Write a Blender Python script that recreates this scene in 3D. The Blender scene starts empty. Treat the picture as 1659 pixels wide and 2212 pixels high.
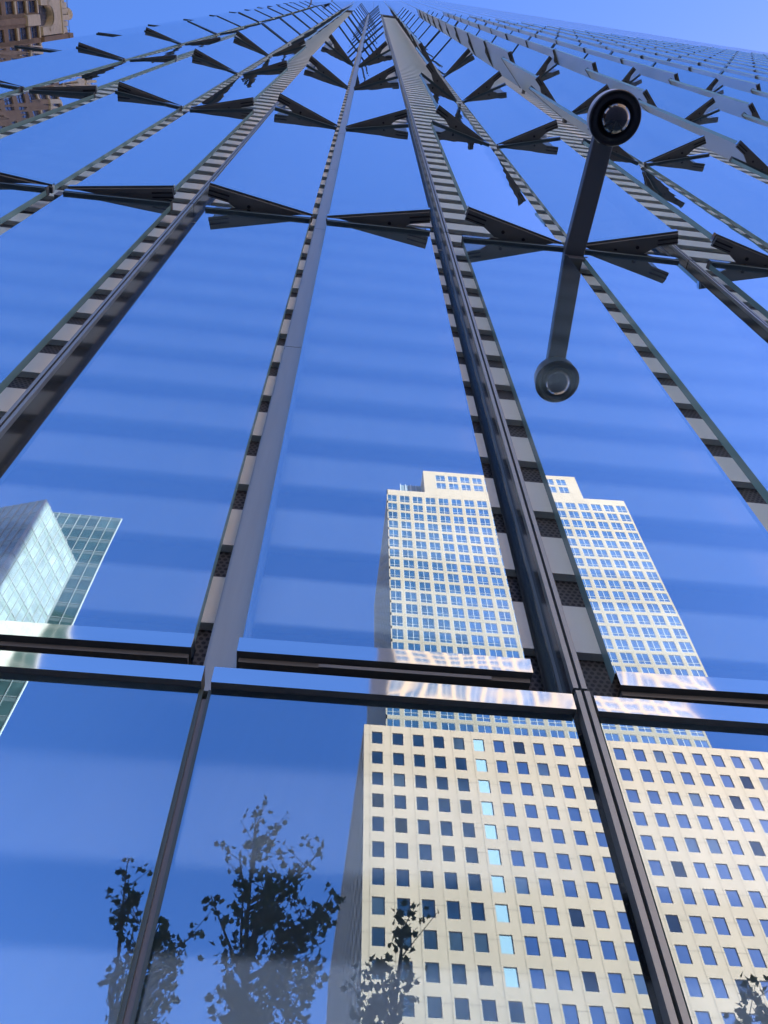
import bpy, math, random
from mathutils import Vector, Matrix
random.seed(7)
SC = bpy.context.scene
COL = SC.collection
S = 1.25          # metres per calibration unit (distance camera - facade)
EYE = 1.6

# ------------------------------------------------------------------ camera
cam_d = bpy.data.cameras.new('camera')
cam = bpy.data.objects.new('camera', cam_d)
COL.objects.link(cam)
hx = (0.9936894826830172, 0.08950791613899411, 0.06759840940149768)
nx = (-0.11176816814235857, 0.840860482702858, 0.5295861829946266)
ux = (-0.009438675503435724, -0.5337995706041467, 0.8455583538866902)
R = Matrix(((hx[0], -hx[1], -hx[2]), (nx[0], -nx[1], -nx[2]), (ux[0], -ux[1], -ux[2])))
cam.matrix_world = Matrix.Translation((0, -S, EYE)) @ R.to_4x4()
cam_d.sensor_fit = 'VERTICAL'
cam_d.sensor_height = 36
cam_d.lens = 36 * 1790 / 2212
cam_d.clip_start = 0.05
cam_d.clip_end = 6000
SC.camera = cam

# ------------------------------------------------------------------ light
SUN_EL = math.radians(32)
SUN_AZ = math.radians(50)       # clockwise from +Y towards +X
world = bpy.data.worlds.new('World')
SC.world = world
world.use_nodes = True
wn = world.node_tree
wn.nodes.clear()
sky = wn.nodes.new('ShaderNodeTexSky')
sky.sky_type = 'NISHITA'
sky.sun_disc = False
sky.sun_elevation = SUN_EL
sky.sun_rotation = SUN_AZ
sky.altitude = 0
sky.air_density = 1.0
sky.dust_density = 0.6
sky.ozone_density = 3.0
gam = wn.nodes.new('ShaderNodeGamma')
gam.inputs[1].default_value = 1.0
hsv = wn.nodes.new('ShaderNodeHueSaturation')
hsv.inputs['Saturation'].default_value = 1.28
tnt = wn.nodes.new('ShaderNodeMix')
tnt.data_type = 'RGBA'
tnt.blend_type = 'MULTIPLY'
tnt.inputs[0].default_value = 1.0
tnt.inputs[7].default_value = (1.54, 0.93, 1.08, 1)
bg = wn.nodes.new('ShaderNodeBackground')
bg.inputs[1].default_value = 0.118
wo = wn.nodes.new('ShaderNodeOutputWorld')
wn.links.new(sky.outputs[0], gam.inputs[0])
wn.links.new(gam.outputs[0], hsv.inputs['Color'])
wn.links.new(hsv.outputs[0], tnt.inputs[6])
wn.links.new(tnt.outputs[2], bg.inputs[0])
wn.links.new(bg.outputs[0], wo.inputs[0])
sun_d = bpy.data.lights.new('sun', 'SUN')
sun_d.energy = 5.0
sun_d.angle = math.radians(0.53)
sun_d.color = (1.0, 0.93, 0.80)
sun = bpy.data.objects.new('sun', sun_d)
COL.objects.link(sun)
sd = Vector((math.sin(SUN_AZ) * math.cos(SUN_EL), math.cos(SUN_AZ) * math.cos(SUN_EL), math.sin(SUN_EL)))
sun.rotation_euler = sd.to_track_quat('Z', 'Y').to_euler()
sun.location = (60, 60, 300)
vs = SC.view_settings
vs.view_transform = 'Standard'
vs.look = 'None'
vs.exposure = 1.82
vs.gamma = 1
vs.use_curve_mapping = False
SC.cycles.max_bounces = 12
SC.cycles.glossy_bounces = 8
SC.cycles.transmission_bounces = 10
SC.cycles.diffuse_bounces = 3
SC.cycles.caustics_reflective = False
SC.cycles.caustics_refractive = True
SC.cycles.use_denoising = True
SC.cycles.sample_clamp_indirect = 4

# ------------------------------------------------------------------ materials
def mat(name):
    m = bpy.data.materials.new(name)
    m.use_nodes = True
    nt = m.node_tree
    nt.nodes.clear()
    out = nt.nodes.new('ShaderNodeOutputMaterial')
    return m, nt, out

def N(nt, t, **kw):
    n = nt.nodes.new(t)
    for k, v in kw.items():
        if k.startswith('i_'):
            n.inputs[k[2:].replace('_', ' ')].default_value = v
        else:
            setattr(n, k, v)
    return n

def pbr(name, col, rough=0.6, metal=0.0, var=0.12, scale=4.0, bump=0.0, bscale=60.0, spec=0.5, stretch=(1, 1, 1)):
    m, nt, out = mat(name)
    p = N(nt, 'ShaderNodeBsdfPrincipled', i_Roughness=rough, i_Metallic=metal)
    p.inputs['Specular IOR Level'].default_value = spec
    tc = N(nt, 'ShaderNodeTexCoord')
    mp = N(nt, 'ShaderNodeMapping')
    mp.inputs['Scale'].default_value = stretch
    nt.links.new(tc.outputs['Object'], mp.inputs[0])
    nz = N(nt, 'ShaderNodeTexNoise', i_Scale=scale, i_Detail=6.0, i_Roughness=0.6)
    nt.links.new(mp.outputs[0], nz.inputs['Vector'])
    cr = N(nt, 'ShaderNodeMix', data_type='RGBA')
    cr.inputs[6].default_value = (*[c * (1 - var) for c in col], 1)
    cr.inputs[7].default_value = (*[min(1, c * (1 + var)) for c in col], 1)
    nt.links.new(nz.outputs[0], cr.inputs[0])
    nt.links.new(cr.outputs[2], p.inputs['Base Color'])
    if bump:
        nb = N(nt, 'ShaderNodeTexNoise', i_Scale=bscale, i_Detail=4.0 if metal < 1 else 0.6)
        nt.links.new(mp.outputs[0], nb.inputs['Vector'])
        b = N(nt, 'ShaderNodeBump', i_Strength=1.0, i_Distance=bump)
        nt.links.new(nb.outputs[0], b.inputs['Height'])
        nt.links.new(b.outputs[0], p.inputs['Normal'])
    nt.links.new(p.outputs[0], out.inputs[0])
    return m

def coated_glass(name, r0=0.33, power=1.15, body=(0.16, 0.26, 0.26), milky=0.03, rough=0.25, wobble=0.0009, wscale=1.3, tint=(0.50, 0.80, 1.0), trans=(0.88, 0.95, 1.0), outer=None):
    m, nt, out = mat(name)
    tc = N(nt, 'ShaderNodeTexCoord')
    ge = N(nt, 'ShaderNodeNewGeometry')
    nz = N(nt, 'ShaderNodeTexNoise', i_Scale=wscale, i_Detail=1.0)
    nt.links.new(ge.outputs['Position'], nz.inputs['Vector'])
    b = N(nt, 'ShaderNodeBump', i_Strength=1.0, i_Distance=wobble)
    nt.links.new(nz.outputs[0], b.inputs['Height'])
    lw = N(nt, 'ShaderNodeLayerWeight', i_Blend=0.5)
    pw = N(nt, 'ShaderNodeMath', operation='POWER'); pw.inputs[1].default_value = power
    nt.links.new(lw.outputs['Facing'], pw.inputs[0])
    fr = N(nt, 'ShaderNodeMapRange'); fr.inputs['To Min'].default_value = r0; fr.inputs['To Max'].default_value = 1.0
    nt.links.new(pw.outputs[0], fr.inputs[0])
    gl = N(nt, 'ShaderNodeBsdfGlossy', i_Roughness=0.0 if outer is None else 0.3)
    gc = N(nt, 'ShaderNodeMix', data_type='RGBA')       # selective coating: cooler head-on, neutral at a glance
    gc.inputs[6].default_value = (*tint, 1); gc.inputs[7].default_value = (.97, .98, 1, 1)
    nt.links.new(lw.outputs['Facing'], gc.inputs[0]); nt.links.new(gc.outputs[2], gl.inputs[0])
    nt.links.new(b.outputs[0], gl.inputs['Normal'])
    re = N(nt, 'ShaderNodeBsdfRefraction', i_Roughness=rough, i_IOR=1.3)
    re.inputs[0].default_value = (*trans, 1)
    df0 = N(nt, 'ShaderNodeBsdfDiffuse')
    df0.inputs[0].default_value = (*body, 1)
    tl0 = N(nt, 'ShaderNodeBsdfTranslucent')
    tl0.inputs[0].default_value = (*body, 1)
    df = N(nt, 'ShaderNodeMixShader'); df.inputs[0].default_value = 0.45 if outer is not None else 0.0
    nt.links.new(df0.outputs[0], df.inputs[1]); nt.links.new(tl0.outputs[0], df.inputs[2])
    mx = N(nt, 'ShaderNodeMixShader')
    mx.inputs[0].default_value = milky
    if outer is None:          # dust film, drifting in patches
        dn = N(nt, 'ShaderNodeTexNoise', i_Scale=0.9, i_Detail=5.0, i_Roughness=0.6, i_Distortion=0.6)
        dm = N(nt, 'ShaderNodeMapping'); dm.inputs['Scale'].default_value = (1.6, 1, 0.5)
        nt.links.new(ge.outputs['Position'], dm.inputs[0]); nt.links.new(dm.outputs[0], dn.inputs['Vector'])
        dr = N(nt, 'ShaderNodeMapRange'); dr.inputs['From Min'].default_value = 0.45; dr.inputs['From Max'].default_value = 0.75
        dr.inputs['To Min'].default_value = milky; dr.inputs['To Max'].default_value = milky + 0.22
        nt.links.new(dn.outputs[0], dr.inputs[0]); nt.links.new(dr.outputs[0], mx.inputs[0])
    if outer is not None:      # fired-on frit faces the cavity: opaque dots outward, clear between
        fm = N(nt, 'ShaderNodeMapRange'); fm.inputs['To Min'].default_value = outer; fm.inputs['To Max'].default_value = milky
        nt.links.new(ge.outputs['Backfacing'], fm.inputs[0]); nt.links.new(fm.outputs[0], mx.inputs[0])
    nt.links.new(re.outputs[0], mx.inputs[1])
    nt.links.new(df.outputs[0], mx.inputs[2])
    m2 = N(nt, 'ShaderNodeMixShader')
    # inside the pane only the refractive body counts
    inv = N(nt, 'ShaderNodeMath', operation='SUBTRACT')
    inv.inputs[0].default_value = 1.0
    nt.links.new(ge.outputs['Backfacing'], inv.inputs[1])
    mu = N(nt, 'ShaderNodeMath', operation='MULTIPLY')
    nt.links.new(inv.outputs[0], mu.inputs[0])
    nt.links.new(fr.outputs[0], mu.inputs[1])
    nt.links.new(mu.outputs[0], m2.inputs[0])
    nt.links.new(mx.outputs[0], m2.inputs[1])
    nt.links.new(gl.outputs[0], m2.inputs[2])
    nt.links.new(m2.outputs[0], out.inputs[0])
    return m

M_glass = coated_glass('mirror coated facade glass')
M_glass0 = coated_glass('street level glass', r0=0.30, rough=0.42)
M_glass_up = coated_glass('upper fin glass', wobble=0.0030, wscale=1.7)
M_glass_back = coated_glass('pale green frit on glass back', r0=0.03, power=7.0, body=(0.50, 0.60, 0.55), milky=0.08, rough=0.16, wobble=0.0, outer=0.35)
M_edge = pbr('green glass edge', (0.22, 0.36, 0.31), rough=0.25, var=0.08, scale=2)
M_slat = pbr('satin anodised louver', (0.77, 0.78, 0.67), rough=0.5, metal=0.0, var=0.07, scale=3, bump=0.0003, bscale=90)
M_cover = pbr('brushed aluminium cover', (0.35, 0.365, 0.33), rough=0.38, metal=0.6, var=0.14, scale=2, stretch=(20, 20, 1))
M_mull = pbr('lavender grey anodised mullion', (0.27, 0.29, 0.265), rough=0.4, metal=0.5, var=0.06, scale=2, stretch=(20, 20, 1))
M_grey = pbr('mid grey joint strip', (0.13, 0.135, 0.14), rough=0.4, metal=0.2, var=0.1, scale=3)
M_dark = pbr('dark bronze bracket steel', (0.135, 0.135, 0.115), rough=0.5, metal=0.3, var=0.2, scale=6)
M_black = pbr('black cavity membrane', (0.006, 0.006, 0.007), rough=0.8, var=0.2)
M_chrome = pbr('polished stainless rail', (0.74, 0.75, 0.74), rough=0.04, metal=1.0, var=0.03, scale=3, bump=0.0040, bscale=3.0, stretch=(1, 1, 1.6))
M_slat2 = pbr('grey lobby slat', (0.60, 0.60, 0.56), rough=0.6, var=0.15, scale=1.2)  # greyer, darker tone than the upper louvers
M_dark_edge = pbr('dark green gasket', (0.05, 0.08, 0.075), rough=0.4, var=0.15)  # dark green strip along pane edges and below head rails

def perforated():
    m, nt, out = mat('perforated dark sheet')
    tc = N(nt, 'ShaderNodeTexCoord')
    ds = []
    for off in ((0, 0, 0), (0.5, 0.5, 0.5)):
        mp = N(nt, 'ShaderNodeMapping')
        mp.inputs['Scale'].default_value = (1 / 0.0170, 1, 1 / 0.0290)
        mp.inputs['Location'].default_value = off
        nt.links.new(tc.outputs['Object'], mp.inputs[0])
        sp = N(nt, 'ShaderNodeSeparateXYZ')
        nt.links.new(mp.outputs[0], sp.inputs[0])
        terms = []
        for ax, w in ((0, 0.0170), (2, 0.0290)):
            a = N(nt, 'ShaderNodeMath', operation='FRACT'); nt.links.new(sp.outputs[ax], a.inputs[0])
            b = N(nt, 'ShaderNodeMath', operation='SUBTRACT'); nt.links.new(a.outputs[0], b.inputs[0]); b.inputs[1].default_value = 0.5
            c = N(nt, 'ShaderNodeMath', operation='MULTIPLY'); nt.links.new(b.outputs[0], c.inputs[0]); c.inputs[1].default_value = w
            d = N(nt, 'ShaderNodeMath', operation='POWER'); nt.links.new(c.outputs[0], d.inputs[0]); d.inputs[1].default_value = 2
            terms.append(d)
        s = N(nt, 'ShaderNodeMath', operation='ADD'); nt.links.new(terms[0].outputs[0], s.inputs[0]); nt.links.new(terms[1].outputs[0], s.inputs[1])
        ds.append(s)
    mn = N(nt, 'ShaderNodeMath', operation='MINIMUM'); nt.links.new(ds[0].outputs[0], mn.inputs[0]); nt.links.new(ds[1].outputs[0], mn.inputs[1])
    lt = N(nt, 'ShaderNodeMath', operation='LESS_THAN'); nt.links.new(mn.outputs[0], lt.inputs[0]); lt.inputs[1].default_value = 0.0055 ** 2
    cr = N(nt, 'ShaderNodeMix', data_type='RGBA')
    cr.inputs[6].default_value = (0.075, 0.07, 0.065, 1)
    cr.inputs[7].default_value = (0.002, 0.002, 0.002, 1)
    nt.links.new(lt.outputs[0], cr.inputs[0])
    p = N(nt, 'ShaderNodeBsdfPrincipled', i_Roughness=0.6)
    nt.links.new(cr.outputs[2], p.inputs['Base Color'])
    nt.links.new(p.outputs[0], out.inputs[0])
    return m
M_perf = perforated()

# ------------------------------------------------------------------ mesh helpers
class MB:
    def __init__(self): self.v = []; self.f = []; self.m = []
    def quad(self, a, b, c, d, m=0):
        i = len(self.v); self.v += [tuple(a), tuple(b), tuple(c), tuple(d)]; self.f.append((i, i + 1, i + 2, i + 3)); self.m.append(m)
    def poly(self, pts, m=0):
        i = len(self.v); self.v += [tuple(p) for p in pts]; self.f.append(tuple(range(i, i + len(pts)))); self.m.append(m)
    def box(self, x0, x1, y0, y1, z0, z1, m=0, front=None, back=None, sides=None):
        front = m if front is None else front; back = m if back is None else back; sides = m if sides is None else sides
        v = [(x0, y0, z0), (x1, y0, z0), (x1, y1, z0), (x0, y1, z0), (x0, y0, z1), (x1, y0, z1), (x1, y1, z1), (x0, y1, z1)]
        i = len(self.v); self.v += v
        for f, mm in (((0, 3, 2, 1), m), ((4, 5, 6, 7), m), ((0, 1, 5, 4), front), ((1, 2, 6, 5), sides), ((2, 3, 7, 6), back), ((3, 0, 4, 7), sides)):
            self.f.append(tuple(i + k for k in f)); self.m.append(mm)
    def prism(self, pts, z0, z1, m=0):
        n = len(pts); i = len(self.v)
        self.v += [(x, y, z0) for x, y in pts] + [(x, y, z1) for x, y in pts]
        area = sum(pts[k][0] * pts[(k + 1) % n][1] - pts[(k + 1) % n][0] * pts[k][1] for k in range(n))
        o = 1 if area > 0 else -1
        self.f.append(tuple(i + k for k in range(n))[::-o]); self.m.append(m)
        self.f.append(tuple(i + n + k for k in range(n))[::o]); self.m.append(m)
        for k in range(n):
            l = (k + 1) % n
            q = (i + k, i + l, i + n + l, i + n + k)
            self.f.append(q[::o]); self.m.append(m)
    def tube(self, p0, p1, r0, r1, n=8, m=0, caps=True):
        p0 = Vector(p0); p1 = Vector(p1); d = (p1 - p0).normalized()
        a = d.orthogonal().normalized(); b = d.cross(a)
        i = len(self.v)
        for p, r in ((p0, r0), (p1, r1)):
            for k in range(n):
                t = 2 * math.pi * k / n
                self.v.append(tuple(p + a * math.cos(t) * r + b * math.sin(t) * r))
        for k in range(n):
            l = (k + 1) % n
            self.f.append((i + k, i + l, i + n + l, i + n + k)); self.m.append(m)
        if caps:
            self.f.append(tuple(i + k for k in range(n))[::-1]); self.m.append(m)
            self.f.append(tuple(i + n + k for k in range(n))); self.m.append(m)
    def add(self, o, M=None):
        i = len(self.v)
        self.v += [tuple(M @ Vector(p)) for p in o.v] if M else o.v
        self.f += [tuple(i + k for k in f) for f in o.f]; self.m += o.m
    def mesh(self, name, mats):
        me = bpy.data.meshes.new(name)
        me.from_pydata(self.v, [], self.f)
        for m in mats: me.materials.append(m)
        me.polygons.foreach_set('material_index', self.m)
        me.update()
        return me

def ob(name, me, parent=None, M=None, label=None, cat=None, group=None, kind=None, smooth=False):
    o = bpy.data.objects.new(name, me)
    COL.objects.link(o)
    if parent: o.parent = parent
    if M is not None: o.matrix_local = M
    if label: o['label'] = label
    if cat: o['category'] = cat
    if group: o['group'] = group
    if kind: o['kind'] = kind
    if smooth and me: me.shade_smooth()
    return o

def bevel(o, w, seg=2):
    b = o.modifiers.new('bevel', 'BEVEL'); b.width = w; b.segments = seg; b.limit_method = 'ANGLE'; b.angle_limit = math.radians(40)

def T3(x, y, z): return Matrix.Translation((x, y, z))

# ------------------------------------------------------------------ ground
def ground_mat():
    m, nt, out = mat('granite plaza paving')
    tc = N(nt, 'ShaderNodeTexCoord')
    br = N(nt, 'ShaderNodeTexBrick', i_Scale=0.8, i_Mortar_Size=0.006)
    br.inputs['Color1'].default_value = (0.30, 0.29, 0.28, 1); br.inputs['Color2'].default_value = (0.36, 0.35, 0.34, 1); br.inputs['Mortar'].default_value = (0.05, 0.05, 0.05, 1)
    nt.links.new(tc.outputs['Object'], br.inputs[0])
    p = N(nt, 'ShaderNodeBsdfPrincipled', i_Roughness=0.7)
    nt.links.new(br.outputs[0], p.inputs['Base Color']); nt.links.new(p.outputs[0], out.inputs[0])
    return m
g = MB(); g.quad((-3000, -3000, 0), (3000, -3000, 0), (3000, 3000, 0), (-3000, 3000, 0))
ob('ground', g.mesh('ground', [ground_mat()]), kind='structure')

# ------------------------------------------------------------------ the glass tower whose base fills the view
V0, PER, Z0, PZ = -0.1732, 1.280, 1.060, 3.242
WP = 0.512
NROW = 14
XL, XR = -4.04, 44.8
ZP = Z0 + PZ * NROW          # podium top in units
def prot(k, row):      # how far a fin swings out: more with height and towards the right
    if row <= 0: return 0.0
    j = min(row, 4)
    if k <= -2: return .035 * j
    if k == -1: return .063 * j
    if k == 0: return .0895 * j
    if k == 1: return (.118, .240, .355, .405)[j - 1]
    return (.132, .255, .360, .440)[j - 1]
PROT = [0.0, 0.090, 0.195, 0.295, 0.355, 0.37, 0.37, 0.37, 0.37, 0.37, 0.37, 0.37, 0.36, 0.36]
tower = ob('skyscraper', None, M=T3(0, 0, 0), label='blue glass skyscraper seen from its foot, with steel louvers behind fanned glass fins', cat='skyscraper')
def W(z): return z * S + EYE

# core and shaft
core = MB()
core.box(XL * S + .02, XR * S, 0.165 * S, 48.8 * S, 0, W(ZP) - .3)
ob('podium_core', core.mesh('podium_core', [M_black]), tower)
cap = MB()
cap.box(XL * S - .05, XR * S + .05, 0.02 * S, 48.9 * S, W(ZP) + 0.08, W(ZP) + 0.45)
ob('parapet_cap', cap.mesh('parapet_cap', [M_dark]), tower)

def shaft_mat():
    m, nt, out = mat('pale shaft glass')
    ge = N(nt, 'ShaderNodeNewGeometry')
    sp = N(nt, 'ShaderNodeSeparateXYZ'); nt.links.new(ge.outputs['Position'], sp.inputs[0])
    fr = []
    for ax, pitch, w in ((2, 4.06, 0.10), (0, 1.6, 0.035)):
        a = N(nt, 'ShaderNodeMath', operation='DIVIDE'); nt.links.new(sp.outputs[ax], a.inputs[0]); a.inputs[1].default_value = pitch
        b = N(nt, 'ShaderNodeMath', operation='FRACT'); nt.links.new(a.outputs[0], b.inputs[0])
        c = N(nt, 'ShaderNodeMath', operation='LESS_THAN'); nt.links.new(b.outputs[0], c.inputs[0]); c.inputs[1].default_value = w
        fr.append(c)
    mxm = N(nt, 'ShaderNodeMath', operation='MAXIMUM'); nt.links.new(fr[0].outputs[0], mxm.inputs[0]); nt.links.new(fr[1].outputs[0], mxm.inputs[1])
    gl = N(nt, 'ShaderNodeBsdfGlossy', i_Roughness=0.02); gl.inputs[0].default_value = (0.9, 0.94, 0.97, 1)
    df = N(nt, 'ShaderNodeBsdfDiffuse'); df.inputs[0].default_value = (0.12, 0.15, 0.18, 1)
    f = N(nt, 'ShaderNodeFresnel', i_IOR=3.2)
    k = N(nt, 'ShaderNodeMath', operation='MULTIPLY'); k.inputs[1].default_value = 0.25; nt.links.new(mxm.outputs[0], k.inputs[0])
    s = N(nt, 'ShaderNodeMath', operation='SUBTRACT'); nt.links.new(f.outputs[0], s.inputs[0]); nt.links.new(k.outputs[0], s.inputs[1])
    mx = N(nt, 'ShaderNodeMixShader'); nt.links.new(s.outputs[0], mx.inputs[0]); nt.links.new(df.outputs[0], mx.inputs[1]); nt.links.new(gl.outputs[0], mx.inputs[2])
    nt.links.new(mx.outputs[0], out.inputs[0])
    return m
sh = MB()
zb, zt = W(ZP) + .5, W(333)
a, b_ = XL * S, XR * S
y0, y1 = 0.0, 48.84 * S
B = [(a, y0), (b_, y0), (b_, y1), (a, y1)]
Tm = [((a + b_) / 2, y0), (b_, (y0 + y1) / 2), ((a + b_) / 2, y1), (a, (y0 + y1) / 2)]
for k in range(4):
    sh.poly([(*B[k], zb), (*B[(k + 1) % 4], zb), (*Tm[k], zt)])
    sh.poly([(*B[(k + 1) % 4], zb), (*Tm[(k + 1) % 4], zt), (*Tm[k], zt)])
sh.poly([(*p, zt) for p in Tm]); sh.poly([(*p, zb) for p in B[::-1]])
ob('glass_shaft', sh.mesh('glass_shaft', [shaft_mat()]), tower)
# slim vertical ribs on the shaft's near face
halfw = (b_ - a) / 2
for k in range(1, 19):
    x = a + (b_ - a) * k / 19
    ztop = zb + (zt - zb) * (1 - abs(x - (a + b_) / 2) / halfw)
    r = MB(); r.box(x - .03, x + .03, -0.012, -0.002, zb, max(zb + 5, ztop - 4))
    ob('shaft_rib', r.mesh('shaft_rib', [M_cover]), tower)

# louvers: one blade per level, full width
SY = 0.088
lm = MB(); lm.box(XL * S + .05, XR * S - .05, 0, 0.020 * S, 0, 0.150 * S)
louver = lm.mesh('louver_slat', [M_slat])
z = 1.269
n_sl = 0
while z < ZP - 0.2:
    ob('louver_slat', louver, tower, T3(0, SY * S, W(z))); z += PZ / 12; n_sl += 1
lm2 = MB(); lm2.box(XL * S + .05, XR * S - .05, 0, 0.020 * S, 0, 0.185 * S)
lou2 = lm2.mesh('louver_slat', [M_slat2])
z = 0.755
while W(z) > 0.05:
    ob('louver_slat', lou2, tower, T3(0, (SY + .03) * S, W(z))); z -= 0.32
pf = MB(); pf.box(XL * S + .04, XR * S - .04, 0, 0.01, 0, (ZP - 1.0) * S)
ob('perforated_sheet', pf.mesh('perforated_sheet', [M_perf]), tower, T3(0, (SY + 0.0205) * S, W(1.0)))
pf = MB(); pf.box(XL * S + .04, XR * S - .04, 0, 0.01, 0, W(1.0) - 0.02)
ob('lobby_backing', pf.mesh('lobby_backing', [M_black]), tower, T3(0, (SY + 0.0560) * S, 0.01))

# glass panels --------------------------------------------------------------
def panel_mb(side, row):
    """glass + rails + bracket, local frame: hinge at x=0, panel runs to +x*side; z=0 at the row line; all metres"""
    w = WP if row >= 0 else 0.623 if False else WP
    h0, h1 = 0.022, PZ - 0.021
    if row < 0:
        w = 0.607; h0, h1 = -(EYE / S) - Z0 + 0.05, -0.057
    X = lambda x: x * S * side
    def bx(mb, x0, x1, y0, y1, z0, z1, **k):
        xa, xb = sorted((X(x0), X(x1))); mb.box(xa, xb, y0 * S, y1 * S, z0 * S, z1 * S, **k)
    gl = MB(); bx(gl, 0, w, 0, 0.026, h0, h1, m=2, front=0, back=1, sides=2)
    parts = {'glass': (gl, [(M_glass0, M_glass, M_glass_up)[row + 1], M_glass_back, M_edge])}
    if row >= 0:
        s = MB(); bx(s, -0.004, w + 0.004, -0.0145, 0.030, h0, h0 + 0.035, m=1, front=0, sides=0)
        parts['sill_rail'] = (s, [M_chrome, M_dark])
        hd = MB(); bx(hd, -0.002, w + 0.002, -0.0145, 0.030, h1 - 0.036, h1, m=1, front=0, sides=1)
        bx(hd, 0.0, w, -0.012, 0.0, h1 - 0.055, h1 - 0.0362, m=2)
        parts['head_rail'] = (hd, [M_chrome, M_dark, M_dark_edge])
        br = MB()
        if row == 0:
            pts = [(0, .0), (w, 0), (w, .062), (.52 * w, .062), (.42 * w, .085), (.3 * w, .085), (.2 * w, .062), (0, .062)]
            if side > 0: bx(br, .27 * w, .86 * w, -0.010, 0.02, 0.002, 0.0095)
            br.prism([(X(x), y * S) for x, y in pts], 0.0105 * S, (h0 - .001) * S)
            bx(br, 0.02, w - 0.02, 0.03, 0.04, -0.018, 0.0095)
        else:
            pts = [(-.01, -0.004), (w, -0.004), (w, .048), (.80 * w, .048), (.66 * w, .076), (.30 * w, .054), (.12 * w, .030), (-.01, .024)]
            br.prism([(X(x), y * S) for x, y in pts], 0.004 * S, (h0 - .001) * S)
            for q in (.38, .60):
                br.tube((X(q * w), .038 * S, .004 * S), (X(q * w), .038 * S, -.002 * S), .009 * S, .009 * S, 8, 1)
            bx(br, .80 * w, w, 0.012, 0.020, -0.001, 0.004, m=1)
            bx(br, .80 * w, w, 0.034, 0.040, -0.001, 0.004, m=1)
        parts['bracket'] = (br, [M_dark, M_black])
    else:
        hd = MB(); bx(hd, -0.002, w + 0.004, -0.0145, 0.030, h1, h1 + 0.036, m=1, front=0, sides=1)
        parts['head_rail'] = (hd, [M_chrome, M_dark])
        gk = MB(); bx(gk, -0.006, 0.0, 0.004, 0.03, h0, h1); 
        parts['gasket'] = (gk, [M_dark_edge])
    return parts

PM = {}
for side in (1, -1):
    for row in (-1, 0, 1):
        PM[side, row] = panel_mb(side, row)
MESH = {k: {n: p[0].mesh(n, p[1]) for n, p in v.items()} for k, v in PM.items()}

def proj(p):
    c = R.transposed() @ (Vector(p) - Vector((0, -S, EYE)))
    if c.z >= -0.01: return None
    k = 1790 / 2212 * 1024 / -c.z
    return (384 + c.x * k, 512 - c.y * k)
def area(M, w, z0, z1, side):
    pts = [proj(M @ Vector(q)) for q in ((0, 0, z0), (w * side, 0, z0), (w * side, 0, z1), (0, 0, z1))]
    if any(p is None for p in pts): return 0
    pts = [(min(768, max(0, p[0])), min(1024, max(0, p[1]))) for p in pts]
    return abs(sum(pts[i][0] * pts[(i + 1) % 4][1] - pts[(i + 1) % 4][0] * pts[i][1] for i in range(4))) / 2

plist = []
kmax = int((XR - V0) / PER)
random.seed(3)
for row in range(-1, NROW):
    for k in range(-3, kmax + 1):
        for side in (1, -1):
            if k == -3 and side == -1: continue
            xv = V0 + PER * k
            if row < 0: xh = xv + side * 0.010; p = random.uniform(-.0015, .0015)
            else: xh = xv + side * 0.043; p = prot(k, row)
            if row == 0:
                p = random.uniform(-.003, .006)
                if k == 0 and side == 1: p = 0.0028
                if k == 1 and side == -1: p = -0.0098
                if k == 0 and side == -1: p = -0.0064
            if k == -3: p = 0; xh = XL + 0.07
            if k == 0 and row < 0: p = 0
            if k == 1 and row < 0: p = 0
            if row > 0 and k > -3: p += random.uniform(-.004, .004)
            ang = math.asin(p / WP)
            M = T3(xh * S, 0, W(Z0 + PZ * max(row, 0))) @ Matrix.Rotation(-ang * side, 4, 'Z')
            if not (row <= 0 and 0 <= k <= 1):
                M = M @ Matrix.Rotation(random.uniform(-.0022, .0022), 4, 'X')
            plist.append((area(M, WP * S, .03, PZ * S if row >= 0 else -1.5, side), row, k, side, M))
plist.sort(key=lambda t: -t[0])
PART = {'glass': 'glass_panel'}
far = {n: MB() for n in ('glass', 'sill_rail', 'head_rail', 'bracket', 'gasket')}
for idx, (A, row, k, side, M) in enumerate(plist):
    key = (side, min(row, 1))
    if idx < 300:
        gpan = ob('glass_panel', MESH[key]['glass'], tower, M)
        for n, me in MESH[key].items():
            if n != 'glass': ob(n, me, gpan)
    else:
        for n, p in PM[key].items(): far[n].add(p[0], M)
ob('glass_panel', far['glass'].mesh('glass_panel', [M_glass_up, M_glass_back, M_edge]), tower, kind='stuff')
ob('sill_rail', far['sill_rail'].mesh('sill_rail', [M_chrome, M_dark]), tower, kind='stuff')
ob('head_rail', far['head_rail'].mesh('head_rail', [M_chrome, M_dark, M_dark_edge]), tower, kind='stuff')
ob('bracket', far['bracket'].mesh('bracket', [M_dark, M_black]), tower, kind='stuff')
if far['gasket'].v: ob('gasket', far['gasket'].mesh('gasket', [M_dark_edge]), tower, kind='stuff')

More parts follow.
